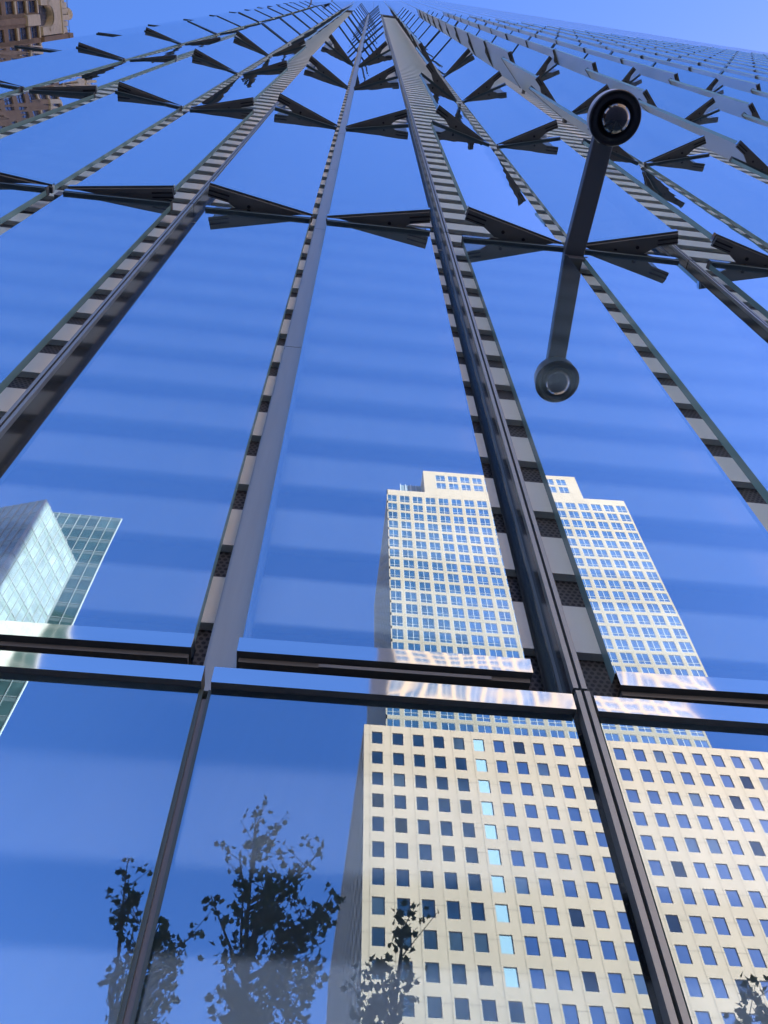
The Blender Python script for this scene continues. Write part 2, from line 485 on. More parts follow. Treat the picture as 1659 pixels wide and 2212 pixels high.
# mullions at the open ends, in storey lengths
def mullion_mb(z0, z1, fy=0.0):
    m = MB(); s = S
    m.box(-.0125 * s, -.0030 * s, (-.004 + fy) * s, .010 * s, z0, z1)
    m.box(.0030 * s, .0125 * s, (-.004 + fy) * s, .010 * s, z0, z1)
    m.box(-.0120 * s, .0120 * s, .0102 * s, .0860 * s, z0, z1, m=1)
    m.box(-.0185 * s, -.0122 * s, .046 * s, .052 * s, z0, z1, m=0)
    m.box(-.0300 * s, .0300 * s, .0862 * s, .0878 * s, z0, z1, m=1)
    return m
M_mside = pbr('dark blue grey mullion side', (0.13, 0.145, 0.145), rough=0.22, metal=0.75, var=0.08)
mu_one = mullion_mb(0.006 * S, (PZ - 0.006) * S).mesh('mullion', [M_mull, M_mside])
mu_low = mullion_mb(-W(Z0) + .02, -0.006 * S, fy=-0.006).mesh('mullion', [M_mull, M_mside])
mu_all = mullion_mb(0.006 * S, PZ * NROW * S).mesh('mullion', [M_mull, M_mside])
for k in range(-4, kmax + 1):
    xm = (V0 + PER * (k + 0.5) + 0.0035) * S
    if xm < XL * S or xm > XR * S: continue
    ob('mullion', mu_low, tower, T3(xm, 0, W(Z0)))
    if -3 <= k <= 2:
        for i in range(NROW): ob('mullion', mu_one, tower, T3(xm, 0, W(Z0 + PZ * i)))
    else: ob('mullion', mu_all, tower, T3(xm, 0, W(Z0)))
# flat joint cover in the closed valley right before the camera, lengths of half a storey
cv = MB(); cv.box(-.031 * S, .031 * S, 0, .030 * S, 0.002, PZ / 2 * S - 0.003)
cv.box(-.037 * S, .037 * S, .010 * S, .036 * S, 0.002, PZ / 2 * S - 0.003)
cover = cv.mesh('joint_cover', [M_cover])
for i in range(NROW * 2):
    ob('joint_cover', cover, tower, T3(-0.160 * S, 0.045 * S, W(Z0 - .02 + PZ / 2 * i)))
# low joint strips between the bottom panes
ls = MB(); ls.box(-.0095 * S, .0085 * S, 0.008 * S, .03 * S, -W(Z0) + .02, -0.075 * S)
ls.box(.0082 * S, .0094 * S, .005 * S, .0078 * S, -W(Z0) + .02, -0.075 * S, m=1)
low = ls.mesh('joint_strip', [M_grey, M_chrome])
nb = MB(); nb.box(-.02 * S, .02 * S, .02 * S, .085 * S, -.02 * S, .06 * S, m=1)
node = nb.mesh('hinge_block', [M_mull, M_dark])
for k in range(-3, kmax + 1):
    xv = (V0 + PER * k) * S
    ob('joint_strip', low, tower, T3(xv, 0, W(Z0)))
    for i in range(1, 6 if -3 <= k <= 6 and k != 0 else 1):
        ob('hinge_block', node, tower, T3(xv, .004 * S, W(Z0 + PZ * i)))
tr = MB(); tr.box(XL * S + .05, XR * S - .05, 0.064 * S, 0.0862 * S, -.03 * S, .03 * S)
ob('transom', tr.mesh('transom', [M_dark]), tower, T3(0, 0, W(Z0 - 0.01)))

# ------------------------------------------------------------------ security camera on its arm
M_camgrey = pbr('painted grey camera arm', (0.13, 0.135, 0.135), rough=0.38, metal=0.3, var=0.08)
M_camblk = pbr('black camera ring', (0.012, 0.012, 0.013), rough=0.3, var=0.1)
M_camwht = pbr('pale camera housing', (0.62, 0.64, 0.68), rough=0.35, var=0.05)
mD, nt, out = mat('smoked dome')
p = N(nt, 'ShaderNodeBsdfPrincipled', i_Roughness=0.03); p.inputs['Base Color'].default_value = (0.008, 0.008, 0.01, 1); p.inputs['Coat Weight'].default_value = 1.0
nt.links.new(p.outputs[0], out.inputs[0])
M_dome = mD
cx, cy, czz = 1.116 * S, -0.635 * S, W(4.047)
secam = ob('security_camera', None, M=T3(1.107 * S, 0, W(4.19)), label='black dome security camera on a square grey arm jutting from the glass facade', cat='security camera')
def inv(o, *p): return Vector(p) - o.matrix_world.translation
bpy.context.view_layer.update()
base = Vector((1.107 * S, 0.02 * S, W(4.19)))
def wp(mb):   # shift world coords into the camera thing's frame
    mb.v = [(x - 1.107 * S, y, z - W(4.19)) for x, y, z in mb.v]; return mb
arm = MB()
hw = 0.050 * S
pA = Vector((1.107 * S, 0.085 * S, W(4.20))); pB = Vector((cx, cy + 0.02 * S, czz + 0.115 * S))
d = (pB - pA).normalized(); sx = d.cross(Vector((0, 0, 1))).normalized(); sz = sx.cross(d)
c8 = [pA + sx * hw * i + sz * hw * .55 * j for i, j in ((-1, -1), (1, -1), (1, 1), (-1, 1))] + [pB + sx * hw * .95 * i + sz * hw * .55 * j for i, j in ((-1, -1), (1, -1), (1, 1), (-1, 1))]
arm.v = [tuple(q) for q in c8]; arm.f = [(0, 1, 2, 3), (7, 6, 5, 4), (0, 4, 5, 1), (1, 5, 6, 2), (2, 6, 7, 3), (3, 7, 4, 0)]; arm.m = [0] * 6
o = ob('arm', wp(arm).mesh('arm', [M_camgrey]), secam); bevel(o, 0.006)
def lathe(prof, n=48, m=0):
    mb = MB()
    for k in range(n):
        for r, z in prof:
            t = 2 * math.pi * k / n; mb.v.append((r * math.cos(t), r * math.sin(t), z))
    L = len(prof)
    for k in range(n):
        l = (k + 1) % n
        for j in range(L - 1):
            mb.f.append((k * L + j, k * L + j + 1, l * L + j + 1, l * L + j)); mb.m.append(m)
    return mb
Rr = 0.113 * S
rel = Vector((cx, cy, czz)) - Vector((1.107 * S, 0, W(4.19)))
Lh = lathe([(0, .17), (Rr * .5, .168), (Rr * .86, .14), (Rr * .98, .09), (Rr * .98, .012), (Rr * .9, .012)])
o = ob('housing', Lh.mesh('housing', [M_camwht]), secam, T3(*rel), smooth=True)
Lr = lathe([(Rr * .97, .014), (Rr * 1.02, .012), (Rr * 1.03, 0), (Rr * 1.0, -.008), (Rr * .95, -.010), (Rr * .93, -.002), (Rr * .80, .000), (Rr * .78, -.004), (Rr * .70, -.004), (Rr * .66, .004), (Rr * .6, .006)])
o = ob('ring', Lr.mesh('ring', [M_camblk]), secam, T3(*rel), smooth=True)
prof = [(Rr * .62 * math.cos(t), -Rr * .55 * math.sin(t) + .004) for t in [i * math.pi / 2 / 12 for i in range(13)]]
o = ob('dome', lathe(prof).mesh('dome', [M_dome]), secam, T3(*rel), smooth=True)
mp_ = MB(); mp_.box(-.09, .09, -.012, .0, -.10, .10)
for bx0 in (-.065, .065):
    for bz0 in (-.075, .075): mp_.tube((bx0, -.012, bz0), (bx0, -.022, bz0), .011, .011, 6)
o = ob('mount_plate', mp_.mesh('mount_plate', [M_camgrey]), secam, T3(0, .02, 0))
lens = MB(); lens.tube((0, 0, -.01), (0.0, 0.0, -.012), .03, .03, 16)

# ------------------------------------------------------------------ generic facade with real window openings
def facade(mb, O, u, cols, rows, U0, U1, Zb, Zt, depth, m=0, mr=0):
    """wall sheet in plane through O along u (unit), outward normal n = u x z ... openings cols x rows with reveals"""
    u = Vector(u); nrm = u.cross(Vector((0, 0, 1)))
    P = lambda s, z, dd=0: tuple(Vector(O) + u * s + Vector((0, 0, z)) - nrm * dd)
    us = [U0]
    for a, b in cols: us += [a, b]
    us.append(U1)
    zs = [Zb]
    for a, b in rows: zs += [a, b]
    zs.append(Zt)
    for i in range(len(us) - 1):
        if i % 2 == 0:
            mb.quad(P(us[i], Zb), P(us[i + 1], Zb), P(us[i + 1], Zt), P(us[i], Zt), m)
        else:
            for j in range(len(zs) - 1):
                if j % 2 == 0: mb.quad(P(us[i], zs[j]), P(us[i + 1], zs[j]), P(us[i + 1], zs[j + 1]), P(us[i], zs[j + 1]), m)
                else:
                    a, b, c, d = us[i], us[i + 1], zs[j], zs[j + 1]
                    mb.quad(P(a, c), P(a, c, depth), P(a, d, depth), P(a, d), mr)
                    mb.quad(P(b, c), P(b, d), P(b, d, depth), P(b, c, depth), mr)
                    mb.quad(P(a, c), P(b, c), P(b, c, depth), P(a, c, depth), mr)
                    mb.quad(P(a, d), P(a, d, depth), P(b, d, depth), P(b, d), mr)

def frame_M(O, u, s, z, dd):
    u = Vector(u); nrm = u.cross(Vector((0, 0, 1)))
    p = Vector(O) + u * s + Vector((0, 0, z)) - nrm * dd
    M = Matrix((( u.x, -nrm.x, 0, p.x), (u.y, -nrm.y, 0, p.y), (0, 0, 1, p.z), (0, 0, 0, 1)))
    return M

def win_glass(name, base=(0.02, 0.03, 0.04), ior=1.9, tint=(1, 1, 1)):
    m, nt, out = mat(name)
    oi = N(nt, 'ShaderNodeObjectInfo')
    ge = N(nt, 'ShaderNodeNewGeometry')
    gl = N(nt, 'ShaderNodeBsdfGlossy', i_Roughness=0.02); gl.inputs[0].default_value = (*tint, 1)
    df = N(nt, 'ShaderNodeBsdfDiffuse')
    nz = N(nt, 'ShaderNodeTexNoise', i_Scale=0.35); nt.links.new(ge.outputs['Position'], nz.inputs['Vector'])
    cr = N(nt, 'ShaderNodeMix', data_type='RGBA'); cr.inputs[6].default_value = (*[c * .4 for c in base], 1); cr.inputs[7].default_value = (*[c * 1.8 for c in base], 1)
    nt.links.new(nz.outputs[0], cr.inputs[0]); nt.links.new(cr.outputs[2], df.inputs[0])
    f = N(nt, 'ShaderNodeFresnel', i_IOR=ior)
    mx = N(nt, 'ShaderNodeMixShader'); nt.links.new(f.outputs[0], mx.inputs[0]); nt.links.new(df.outputs[0], mx.inputs[1]); nt.links.new(gl.outputs[0], mx.inputs[2])
    nt.links.new(mx.outputs[0], out.inputs[0])
    return m
M_win = win_glass('office window glass', ior=3.4, base=(0.012, 0.035, 0.075), tint=(.55, .82, 1))
M_win2 = win_glass('tower window glass', ior=3.0, base=(0.04, 0.11, 0.22), tint=(.6, .85, 1))
M_win3 = win_glass('darker office window glass', ior=1.8, base=(0.01, 0.018, 0.03), tint=(.6, .85, 1))
M_win4 = win_glass('window with grey shade', ior=2.4, base=(0.05, 0.08, 0.12), tint=(.7, .9, 1))
M_pale_refl = pbr('pale reflection on window', (0.42, 0.60, 0.68), rough=0.15, var=0.1)  # bright reflection painted into the panes as a pale colour

def stone(name, col, jx, jz, line=0.75, axis='xz'):
    m, nt, out = mat(name)
    ge = N(nt, 'ShaderNodeNewGeometry')
    sp = N(nt, 'ShaderNodeSeparateXYZ'); nt.links.new(ge.outputs['Position'], sp.inputs[0])
    ls = []
    for ax, pitch, w in ((0 if axis == 'xz' else 1, jx, 0.035), (2, jz, 0.03)):
        a = N(nt, 'ShaderNodeMath', operation='DIVIDE'); nt.links.new(sp.outputs[ax], a.inputs[0]); a.inputs[1].default_value = pitch
        b = N(nt, 'ShaderNodeMath', operation='FRACT'); nt.links.new(a.outputs[0], b.inputs[0])
        c = N(nt, 'ShaderNodeMath', operation='LESS_THAN'); nt.links.new(b.outputs[0], c.inputs[0]); c.inputs[1].default_value = w
        ls.append(c)
    mm = N(nt, 'ShaderNodeMath', operation='MAXIMUM'); nt.links.new(ls[0].outputs[0], mm.inputs[0]); nt.links.new(ls[1].outputs[0], mm.inputs[1])
    nz = N(nt, 'ShaderNodeTexNoise', i_Scale=0.12, i_Detail=9.0, i_Roughness=0.68)
    mp = N(nt, 'ShaderNodeMapping'); mp.inputs['Scale'].default_value = (1.6, 1.6, 0.5); nt.links.new(ge.outputs['Position'], mp.inputs[0]); nt.links.new(mp.outputs[0], nz.inputs['Vector'])
    c1 = N(nt, 'ShaderNodeMix', data_type='RGBA'); c1.inputs[6].default_value = (*[c * .70 for c in col], 1); c1.inputs[7].default_value = (*[min(1, c * 1.2) for c in col], 1)
    nt.links.new(nz.outputs[0], c1.inputs[0])
    c2 = N(nt, 'ShaderNodeMix', data_type='RGBA', blend_type='MULTIPLY'); c2.inputs[7].default_value = (line, line, line, 1)
    nt.links.new(mm.outputs[0], c2.inputs[0]); nt.links.new(c1.outputs[2], c2.inputs[6])
    p = N(nt, 'ShaderNodeBsdfPrincipled', i_Roughness=0.8); nt.links.new(c2.outputs[2], p.inputs['Base Color'])
    nt.links.new(p.outputs[0], out.inputs[0])
    return m

# ------------------------------------------------------------------ cream office tower mirrored in the glass
D = 95.0
YB = S - 0 - D - 0.0        # real y of its front wall: mirror of virtual depth D from the camera
YB = -(D - S)
def zz(r): return r * D + EYE
M_cream = stone('cream precast concrete', (0.64, 0.465, 0.325), 0.0329 * D, 0.0411 * D, 0.6)
M_roof = pbr('grey roof membrane', (0.2, 0.2, 0.2), rough=0.9)
off = ob('office_tower', None, M=T3(0.09 * D, YB, 0), label='cream concrete office tower with square windows and stepped top, mirrored in the facade glass', cat='office tower')
def loc(mb, o=(0.09 * D, YB, 0)):
    mb.v = [(x - o[0], y - o[1], z - o[2]) for x, y, z in mb.v]; return mb
# facing +Y: u must give normal u x z = +y  -> u = (-1,0,0)
U = (-1, 0, 0)
O_ = (0, YB, 0)
bw = []   # base columns, s = -x
x_first, pc = 0.144 * D, 0.0329 * D
ncol = 24
xs = [x_first + pc * i for i in range(ncol)]
cols = sorted([(-x - .0088 * D, -x + .0088 * D) for x in xs])
zrow = [zz(0.924 - 0.0411 * i) for i in range(22)]
zrow = [q for q in zrow if q > 6]
rows = sorted([(q - .0124 * D, q + .0124 * D) for q in zrow])
xr = xs[-1] + 0.025 * D
xl = 0.090 * D
# one more column at the left corner
bcols = sorted(cols + [(-(0.111 * D) - .0085 * D, -(0.111 * D) + .0085 * D)])
w1 = MB(); facade(w1, O_, U, bcols, rows, -xr, -xl, 0, zz(0.951), 0.18)
w1.box(xl + .21, xr - .02, YB - 74, YB - 0.21, 0, zz(0.951) - .05, m=1)
SIDE = (0, -1, 0)
side_s = [1.6 + pc * i for i in range(23)]
facade(w1, (xl, YB, 0), SIDE, [(q - .9, q + .9) for q in side_s], rows, 0, 74.02, 0, zz(.951), 0.18)
w1.quad((xr, YB - 74.02, 0), (xr, YB, 0), (xr, YB, zz(.951)), (xr, YB - 74.02, zz(.951)))
w1.quad((xl, YB, zz(.951)), (xl, YB - 74.02, zz(.951)), (xr, YB - 74.02, zz(.951)), (xr, YB, zz(.951)), 1)
ob('base_wall', loc(w1).mesh('base_wall', [M_cream, M_roof]), off)
# tower
txl, txr = 0.129 * D, 0.676 * D
YT = YB - 0.9
tx = [(0.137 + 0.0307 * i + 0.0015) * D for i in range(18)]
tcols = sorted([(-x - .0118 * D, -x + .0118 * D) for x in tx])
tz = [zz(1.676 - 0.0376 * i) for i in range(20)]
trows = sorted([(q - .0146 * D, q + .0146 * D) for q in tz])
M_cream2 = stone('cream tower frame', (0.43, 0.355, 0.26), 0.0307 * D, 0.0382 * D, 0.85)
w2 = MB(); O2 = (0, YT, 0)
facade(w2, O2, U, tcols, trows, -txr, -txl, zz(.943), zz(1.715), 0.13)
w2.box(txl + .16, txr - .02, YT - 34, YT - 0.16, zz(.94), zz(1.715) - .05, m=1)
for xx, sgn in ((txl, 1), (txr, -1)):
    if sgn > 0: continue
    q = [(xx, YT, zz(.95)), (xx, YT - 34.02, zz(.95)), (xx, YT - 34.02, zz(1.715)), (xx, YT, zz(1.715))]
    w2.quad(*(q if sgn > 0 else q[::-1]))
ob('tower_wall', loc(w2).mesh('tower_wall', [M_cream2, M_roof]), off)
side_t = [1.5 + .0307 * D * i for i in range(11)]
w2 = MB(); facade(w2, (txl, YT, 0), SIDE, [(q - 1.1, q + 1.1) for q in side_t], trows, 0, 34.02, zz(.943), zz(1.715), 0.13)
ob('tower_side_wall', loc(w2).mesh('tower_side_wall', [M_cream2]), off)
# raised centre
cxl, cxr = 0.220 * D, 0.578 * D
ucols = [c for c in tcols if -c[0] < cxr and -c[1] > cxl]
urows = sorted([(q - .0146 * D, q + .0146 * D) for q in [zz(1.714 + .0382 * i) + .5 for i in range(1, 3)]] )
w3 = MB(); facade(w3, (0, YT - .3, 0), U, ucols, urows, -cxr, -cxl, zz(1.715) - .1, zz(1.828), 0.13)
w3.box(cxl, cxr, YT - 28, YT - .46, zz(1.71), zz(1.828) - .05, m=0)
ob('crown_wall', loc(w3).mesh('crown_wall', [M_cream2]), off)
w4 = MB(); w4.box(0.166 * D, 0.594 * D, YT - 26, YT - 3.2, zz(1.71), zz(1.800))
for i in range(34):
    x = (0.166 + i * 0.01297) * D; w4.box(x - .06, x + .06, YT - 3.2, YT - 3.02, zz(1.715), zz(1.803), m=1)
ob('plant_room', loc(w4).mesh('plant_room', [pbr('blue grey louvred cladding', (0.16, 0.22, 0.27), rough=0.4, var=.1), M_camwht]), off)
mast = MB()
for x in (.30, .372, .46, .52): mast.tube((x * D, YT - 5, zz(1.82)), (x * D, YT - 5, zz(1.852)), .09, .05, 6)
ob('roof_mast', loc(mast).mesh('roof_mast', [M_camwht]), off)

# windows: each a sash with pane (one object), recessed in its opening
def window_mesh(name, w, h, cross, glass):
    m = MB()
    m.box(-w / 2, w / 2, 0.02, 0.05, -h / 2, h / 2, m=0)
    fw = 0.07
    for a, b, c, d in ((-w / 2, -w / 2 + fw, -h / 2, h / 2), (w / 2 - fw, w / 2, -h / 2, h / 2), (-w / 2 + fw, w / 2 - fw, -h / 2, -h / 2 + fw), (-w / 2 + fw, w / 2 - fw, h / 2 - fw, h / 2)):
        m.box(a, b, -.03, 0.018, c, d, m=1)
    if cross:
        m.box(-.05, .05, -.03, .016, -h / 2 + fw, h / 2 - fw, m=1)
        m.box(-w / 2 + fw, -.052, -.03, .016, -h * .22 - .04, -h * .22 + .04, m=1)
        m.box(.052, w / 2 - fw, -.03, .016, -h * .22 - .04, -h * .22 + .04, m=1)
    return m
M_frame = pbr('grey window frame', (0.30, 0.30, 0.29), rough=.5)
M_frame2 = pbr('pale window frame', (0.52, 0.54, 0.54), rough=.5)
wb = window_mesh('window', .0176 * D, .0248 * D, False, M_win); wt = window_mesh('window', .0236 * D, .0292 * D, True, M_win)
me_wb = wb.mesh('window', [M_win, M_frame]); me_wrefl = wb.mesh('window', [M_pale_refl, M_frame]); me_wt = wt.mesh('window', [M_win2, M_frame2])
me_var = {'b': [me_wb] * 9 + [wb.mesh('window', [m_, M_frame]) for m_ in (M_win3, M_win4)], 't': [me_wt] * 9 + [wt.mesh('window', [m_, M_frame2]) for m_ in (M_win, M_win4)]}; me_var['u'] = me_var['t']
cand = []
for a, b in bcols:
    for c, d in rows: cand.append(('b', (a + b) / 2, (c + d) / 2))
for a, b in tcols:
    for c, d in trows: cand.append(('t', (a + b) / 2, (c + d) / 2))
for a, b in ucols:
    for c, d in urows: cand.append(('u', (a + b) / 2, (c + d) / 2))
def vis(t):
    k, s, z = t; x = -s; r = (z - EYE) / D
    return (0 if (k == 'b' and r > 0.47 and x < .78 * D) else 1, math.hypot(math.hypot(x, D), z) + (0 if k == 'b' else 0))
cand.sort(key=vis)
stuff_b, stuff_t = MB(), MB()
locM = T3(-0.09 * D, -YB, 0)
for i, (k, s, z) in enumerate(cand):
    yO = {'b': O_, 't': O2, 'u': (0, YT - .3, 0)}[k]
    M = locM @ frame_M(yO, U, s, z, 0.11 if k == 'b' else 0.06)
    M = M @ Matrix.Rotation(random.uniform(-.006, .006), 4, 'Z') @ Matrix.Rotation(random.uniform(-.004, .004), 4, 'X')
    pale_refl = (k == 'b' and abs(-s - xs[4]) < .5 and z > zz(.52))  # the one column whose panes carry the painted reflection
    if i < 300: ob('window', me_wrefl if pale_refl else random.choice(me_var[k]), off, M)
    else: (stuff_b if k == 'b' else stuff_t).add(wb if k == 'b' else wt, M)
for q in side_s:
    for c, d in rows: stuff_b.add(wb, locM @ frame_M((xl, YB, 0), SIDE, q, (c + d) / 2, .11))
for q in side_t:
    for c, d in trows: stuff_t.add(wt, locM @ frame_M((txl, YT, 0), SIDE, q, (c + d) / 2, .06))
ob('window', stuff_b.mesh('window', [M_win, M_frame]), off, kind='stuff')
ob('window', stuff_t.mesh('window', [M_win2, M_frame2]), off, kind='stuff')

# ------------------------------------------------------------------ two green glass towers mirrored at the left
M_cw = win_glass('green curtain wall', base=(0.27, 0.34, 0.34), ior=1.7, tint=(.9, 1, .97))
M_cwd = win_glass('dark green curtain wall', base=(0.035, 0.075, 0.08), ior=1.9)
M_fin = pbr('white curtain wall fins', (0.34, 0.38, 0.38), rough=.4)
M_span = pbr('pale green spandrel', (0.26, 0.34, 0.32), rough=.3)
def glass_tower(name, label, pts, h, m1, floor, bay, m2, m3):
    c = (sum(p[0] for p in pts) / len(pts), sum(p[1] for p in pts) / len(pts))
    t = ob(name, None, M=T3(c[0], c[1], 0), label=label, cat='glass tower')
    L = [(x - c[0], y - c[1]) for x, y in pts]
    body = MB(); body.prism(L, 0, h)
    ob('curtain_wall', body.mesh('curtain_wall', [m1]), t)
    fl = MB(); fn = MB()
    area_ = sum(L[k][0] * L[(k + 1) % len(L)][1] - L[(k + 1) % len(L)][0] * L[k][1] for k in range(len(L)))
    for k in range(len(L)):
        a = Vector((*L[k], 0)); b = Vector((*L[(k + 1) % len(L)], 0)); d = (b - a); ln = d.length; d.normalize()
        n_ = d.cross(Vector((0, 0, 1))) * (1 if area_ > 0 else -1)
        nf = int(h / floor)
        for i in range(nf + 1):
            z = h - i * floor
            for z0, z1, pr, mb in ((z - .16, z, .07, fn), (z - 1.15, z - .30, .03, fl)):
                if z0 < 1: continue
                q = [a + n_ * pr, b + n_ * pr]
                pts4 = [tuple(a + n_ * .002), tuple(b + n_ * .002), tuple(b + n_ * pr), tuple(a + n_ * pr)]
                mb.prism([(p[0], p[1]) for p in pts4], z0, z1)
        nb_ = max(1, int(ln / bay))
        for i in range(nb_ + 1):
            p = a + d * (ln * i / nb_)
            w = .06 if i % 2 == 0 else .035
            fn.prism([tuple((p + d * s * w + n_ * e)[:2]) for s, e in ((-1, .003), (1, .003), (1, .20), (-1, .20))], 0, h)
    ob('floor_band', fl.mesh('floor_band', [m2]), t)
    ob('fin', fn.mesh('fin', [m3]), t)
    return t
def real(xr, r):   # direction ratio x/depth at virtual depth r -> real-world point in front of the facade
    return (xr * r, -(r - S))
y1v = 80.0
C = real(-0.636, y1v)
Adir = Vector((0.277, -0.961)); Bdir = Vector((-0.961, -0.277))
A2 = (C[0] + Adir.x * 13.6, C[1] + Adir.y * 13.6); B2 = (C[0] + Bdir.x * 34, C[1] + Bdir.y * 34); AB = (A2[0] + Bdir.x * 34, A2[1] + Bdir.y * 34)
glass_tower('glass_tower', 'sunlit pale green glass tower with a sharp corner, mirrored at the left', [C, A2, AB, B2], 1.546 * y1v + EYE, M_cw, 3.9, 1.45, M_span, M_fin)
y2v = 100.0
E1 = real(-0.459, y2v); E0 = real(-0.68, y2v - 1)
E2 = (E1[0] - 20, E1[1] - 30); E3 = (E0[0] - 20, E0[1] - 30)
glass_tower('glass_tower', 'darker green glass tower half behind the sharp cornered one, mirrored at the left', [E1, E2, E3, E0], 1.488 * y2v + EYE, M_cwd, 4.1, 2.0, pbr('dark teal spandrel', (0.09, 0.13, 0.14), rough=.3), pbr('grey curtain wall fins', (0.22, 0.26, 0.27), rough=.4))

# ------------------------------------------------------------------ brown brick tower at the upper left, seen directly
XB = 40.0
def brick_mat(name, c1, c2, mortar, sc=1.0):
    m, nt, out = mat(name)
    tc = N(nt, 'ShaderNodeNewGeometry')
    sp = N(nt, 'ShaderNodeSeparateXYZ'); nt.links.new(tc.outputs['Position'], sp.inputs[0])
    cb = N(nt, 'ShaderNodeCombineXYZ'); nt.links.new(sp.outputs[1], cb.inputs[0]); nt.links.new(sp.outputs[2], cb.inputs[1])
    br = N(nt, 'ShaderNodeTexBrick', i_Scale=3.2 * sc, i_Mortar_Size=0.02, i_Brick_Width=0.75, i_Row_Height=0.24)
    br.inputs['Color1'].default_value = (*c1, 1); br.inputs['Color2'].default_value = (*c2, 1); br.inputs['Mortar'].default_value = (*mortar, 1)
    nt.links.new(cb.outputs[0], br.inputs[0])
    nz = N(nt, 'ShaderNodeTexNoise', i_Scale=0.7, i_Detail=8.0, i_Roughness=0.75); nt.links.new(tc.outputs['Position'], nz.inputs['Vector'])
    mx = N(nt, 'ShaderNodeMix', data_type='RGBA', blend_type='MULTIPLY'); mx.inputs[0].default_value = 0.75
    rp = N(nt, 'ShaderNodeValToRGB'); rp.color_ramp.elements[0].position = .3; rp.color_ramp.elements[0].color = (.55, .5, .5, 1); rp.color_ramp.elements[1].position = .7; rp.color_ramp.elements[1].color = (1.15, 1.1, 1.05, 1)
    nt.links.new(nz.outputs[0], rp.inputs[0]); nt.links.new(br.outputs[0], mx.inputs[6]); nt.links.new(rp.outputs[0], mx.inputs[7])
    p = N(nt, 'ShaderNodeBsdfPrincipled', i_Roughness=0.9); nt.links.new(mx.outputs[2], p.inputs['Base Color'])
    nt.links.new(p.outputs[0], out.inputs[0])
    return m
M_brick = brick_mat('brown brick', (0.215, 0.16, 0.09), (0.17, 0.125, 0.07), (0.17, 0.135, 0.10))
M_lime = pbr('carved buff stone', (0.42, 0.37, 0.25), rough=.9, var=.35, scale=1.6, bump=0.06, bscale=3.5)
M_bwin = win_glass('brick tower window glass', base=(0.03, 0.05, 0.10), ior=2.2)
def yb(r): return -S + r * XB       # y ratio measured from the camera
def zbk(r): return r * XB + EYE
bt = ob('brick_tower', None, M=T3(-XB, 0, 0), label='tall brown brick tower with carved stone arches at its roofline, top left corner', cat='brick tower')
# facing +X : u x z = +x  -> u = (0,1,0)
UB = (0, 1, 0); OB = (0, 0, 0)
ypitch = 0.0655 * XB
ys = [yb(0.1575) + ypitch * i for i in range(-6, 14)]
bcol = [(y - .0155 * XB, y + .0155 * XB) for y in ys]
zs_ = sorted([zbk(2.695 - 0.0905 * i) for i in range(-2, 27)])
brow = [(z - .029 * XB, z + .029 * XB) for z in zs_ if z - 1.3 > 2]
bwall = MB(); yA, yZ = ys[0] - 2, ys[-1] + 2
facade(bwall, OB, UB, bcol, brow, yA, yZ, 0, zbk(2.925), 0.35)
bwall.box(-40, -0.42, yA, yZ, 0, zbk(2.925))
ob('wall', bwall.mesh('wall', [M_brick]), bt)
# vertical brick piers between every second bay
pi = MB()
for i, y in enumerate(ys):
    yy = y + ypitch / 2
    pi.box(0.002, 0.22, yy - .30, yy + .30, 0, zbk(2.86))
    if i % 2 == 0:
        stn = MB(); stn.box(0.004, 0.40, yy - .55, yy + .55, zbk(2.80), zbk(2.905)); ob('stone_panel', stn.mesh('stone_panel', [M_lime]), bt)
    for z in zs_[-3:]:
        if -16 < y < 20: stn = MB(); stn.box(0.004, 0.16, y - .62, y + .62, z + .03 * XB, z + .040 * XB); ob('lintel', stn.mesh('lintel', [M_lime]), bt)
ob('pier', pi.mesh('pier', [M_brick]), bt)
wbm = window_mesh('window', .031 * XB, .058 * XB, False, M_bwin)
wbm.box(-.03, .03, -.03, .016, -1.05, 1.05, m=1); wbm.box(-.55, -.032, -.03, .016, -.05, .05, m=1); wbm.box(.032, .55, -.03, .016, -.05, .05, m=1)
me_bw = wbm.mesh('window', [M_bwin, pbr('dark timber sash', (0.03, 0.03, 0.035), rough=.5)])
stf = MB()
allw = [(abs(y - yb(.2)) + abs(z - zbk(2.9)), y, z) for y in ys for z in [(a + b) / 2 for a, b in brow]]
allw.sort()
for i, (_, y, z) in enumerate(allw):
    M = frame_M(OB, UB, y, z, 0.2)
    if i < 60: ob('window', me_bw, bt, M)
    else: stf.add(wbm, M)
ob('window', stf.mesh('window', list(me_bw.materials)), bt, kind='stuff')
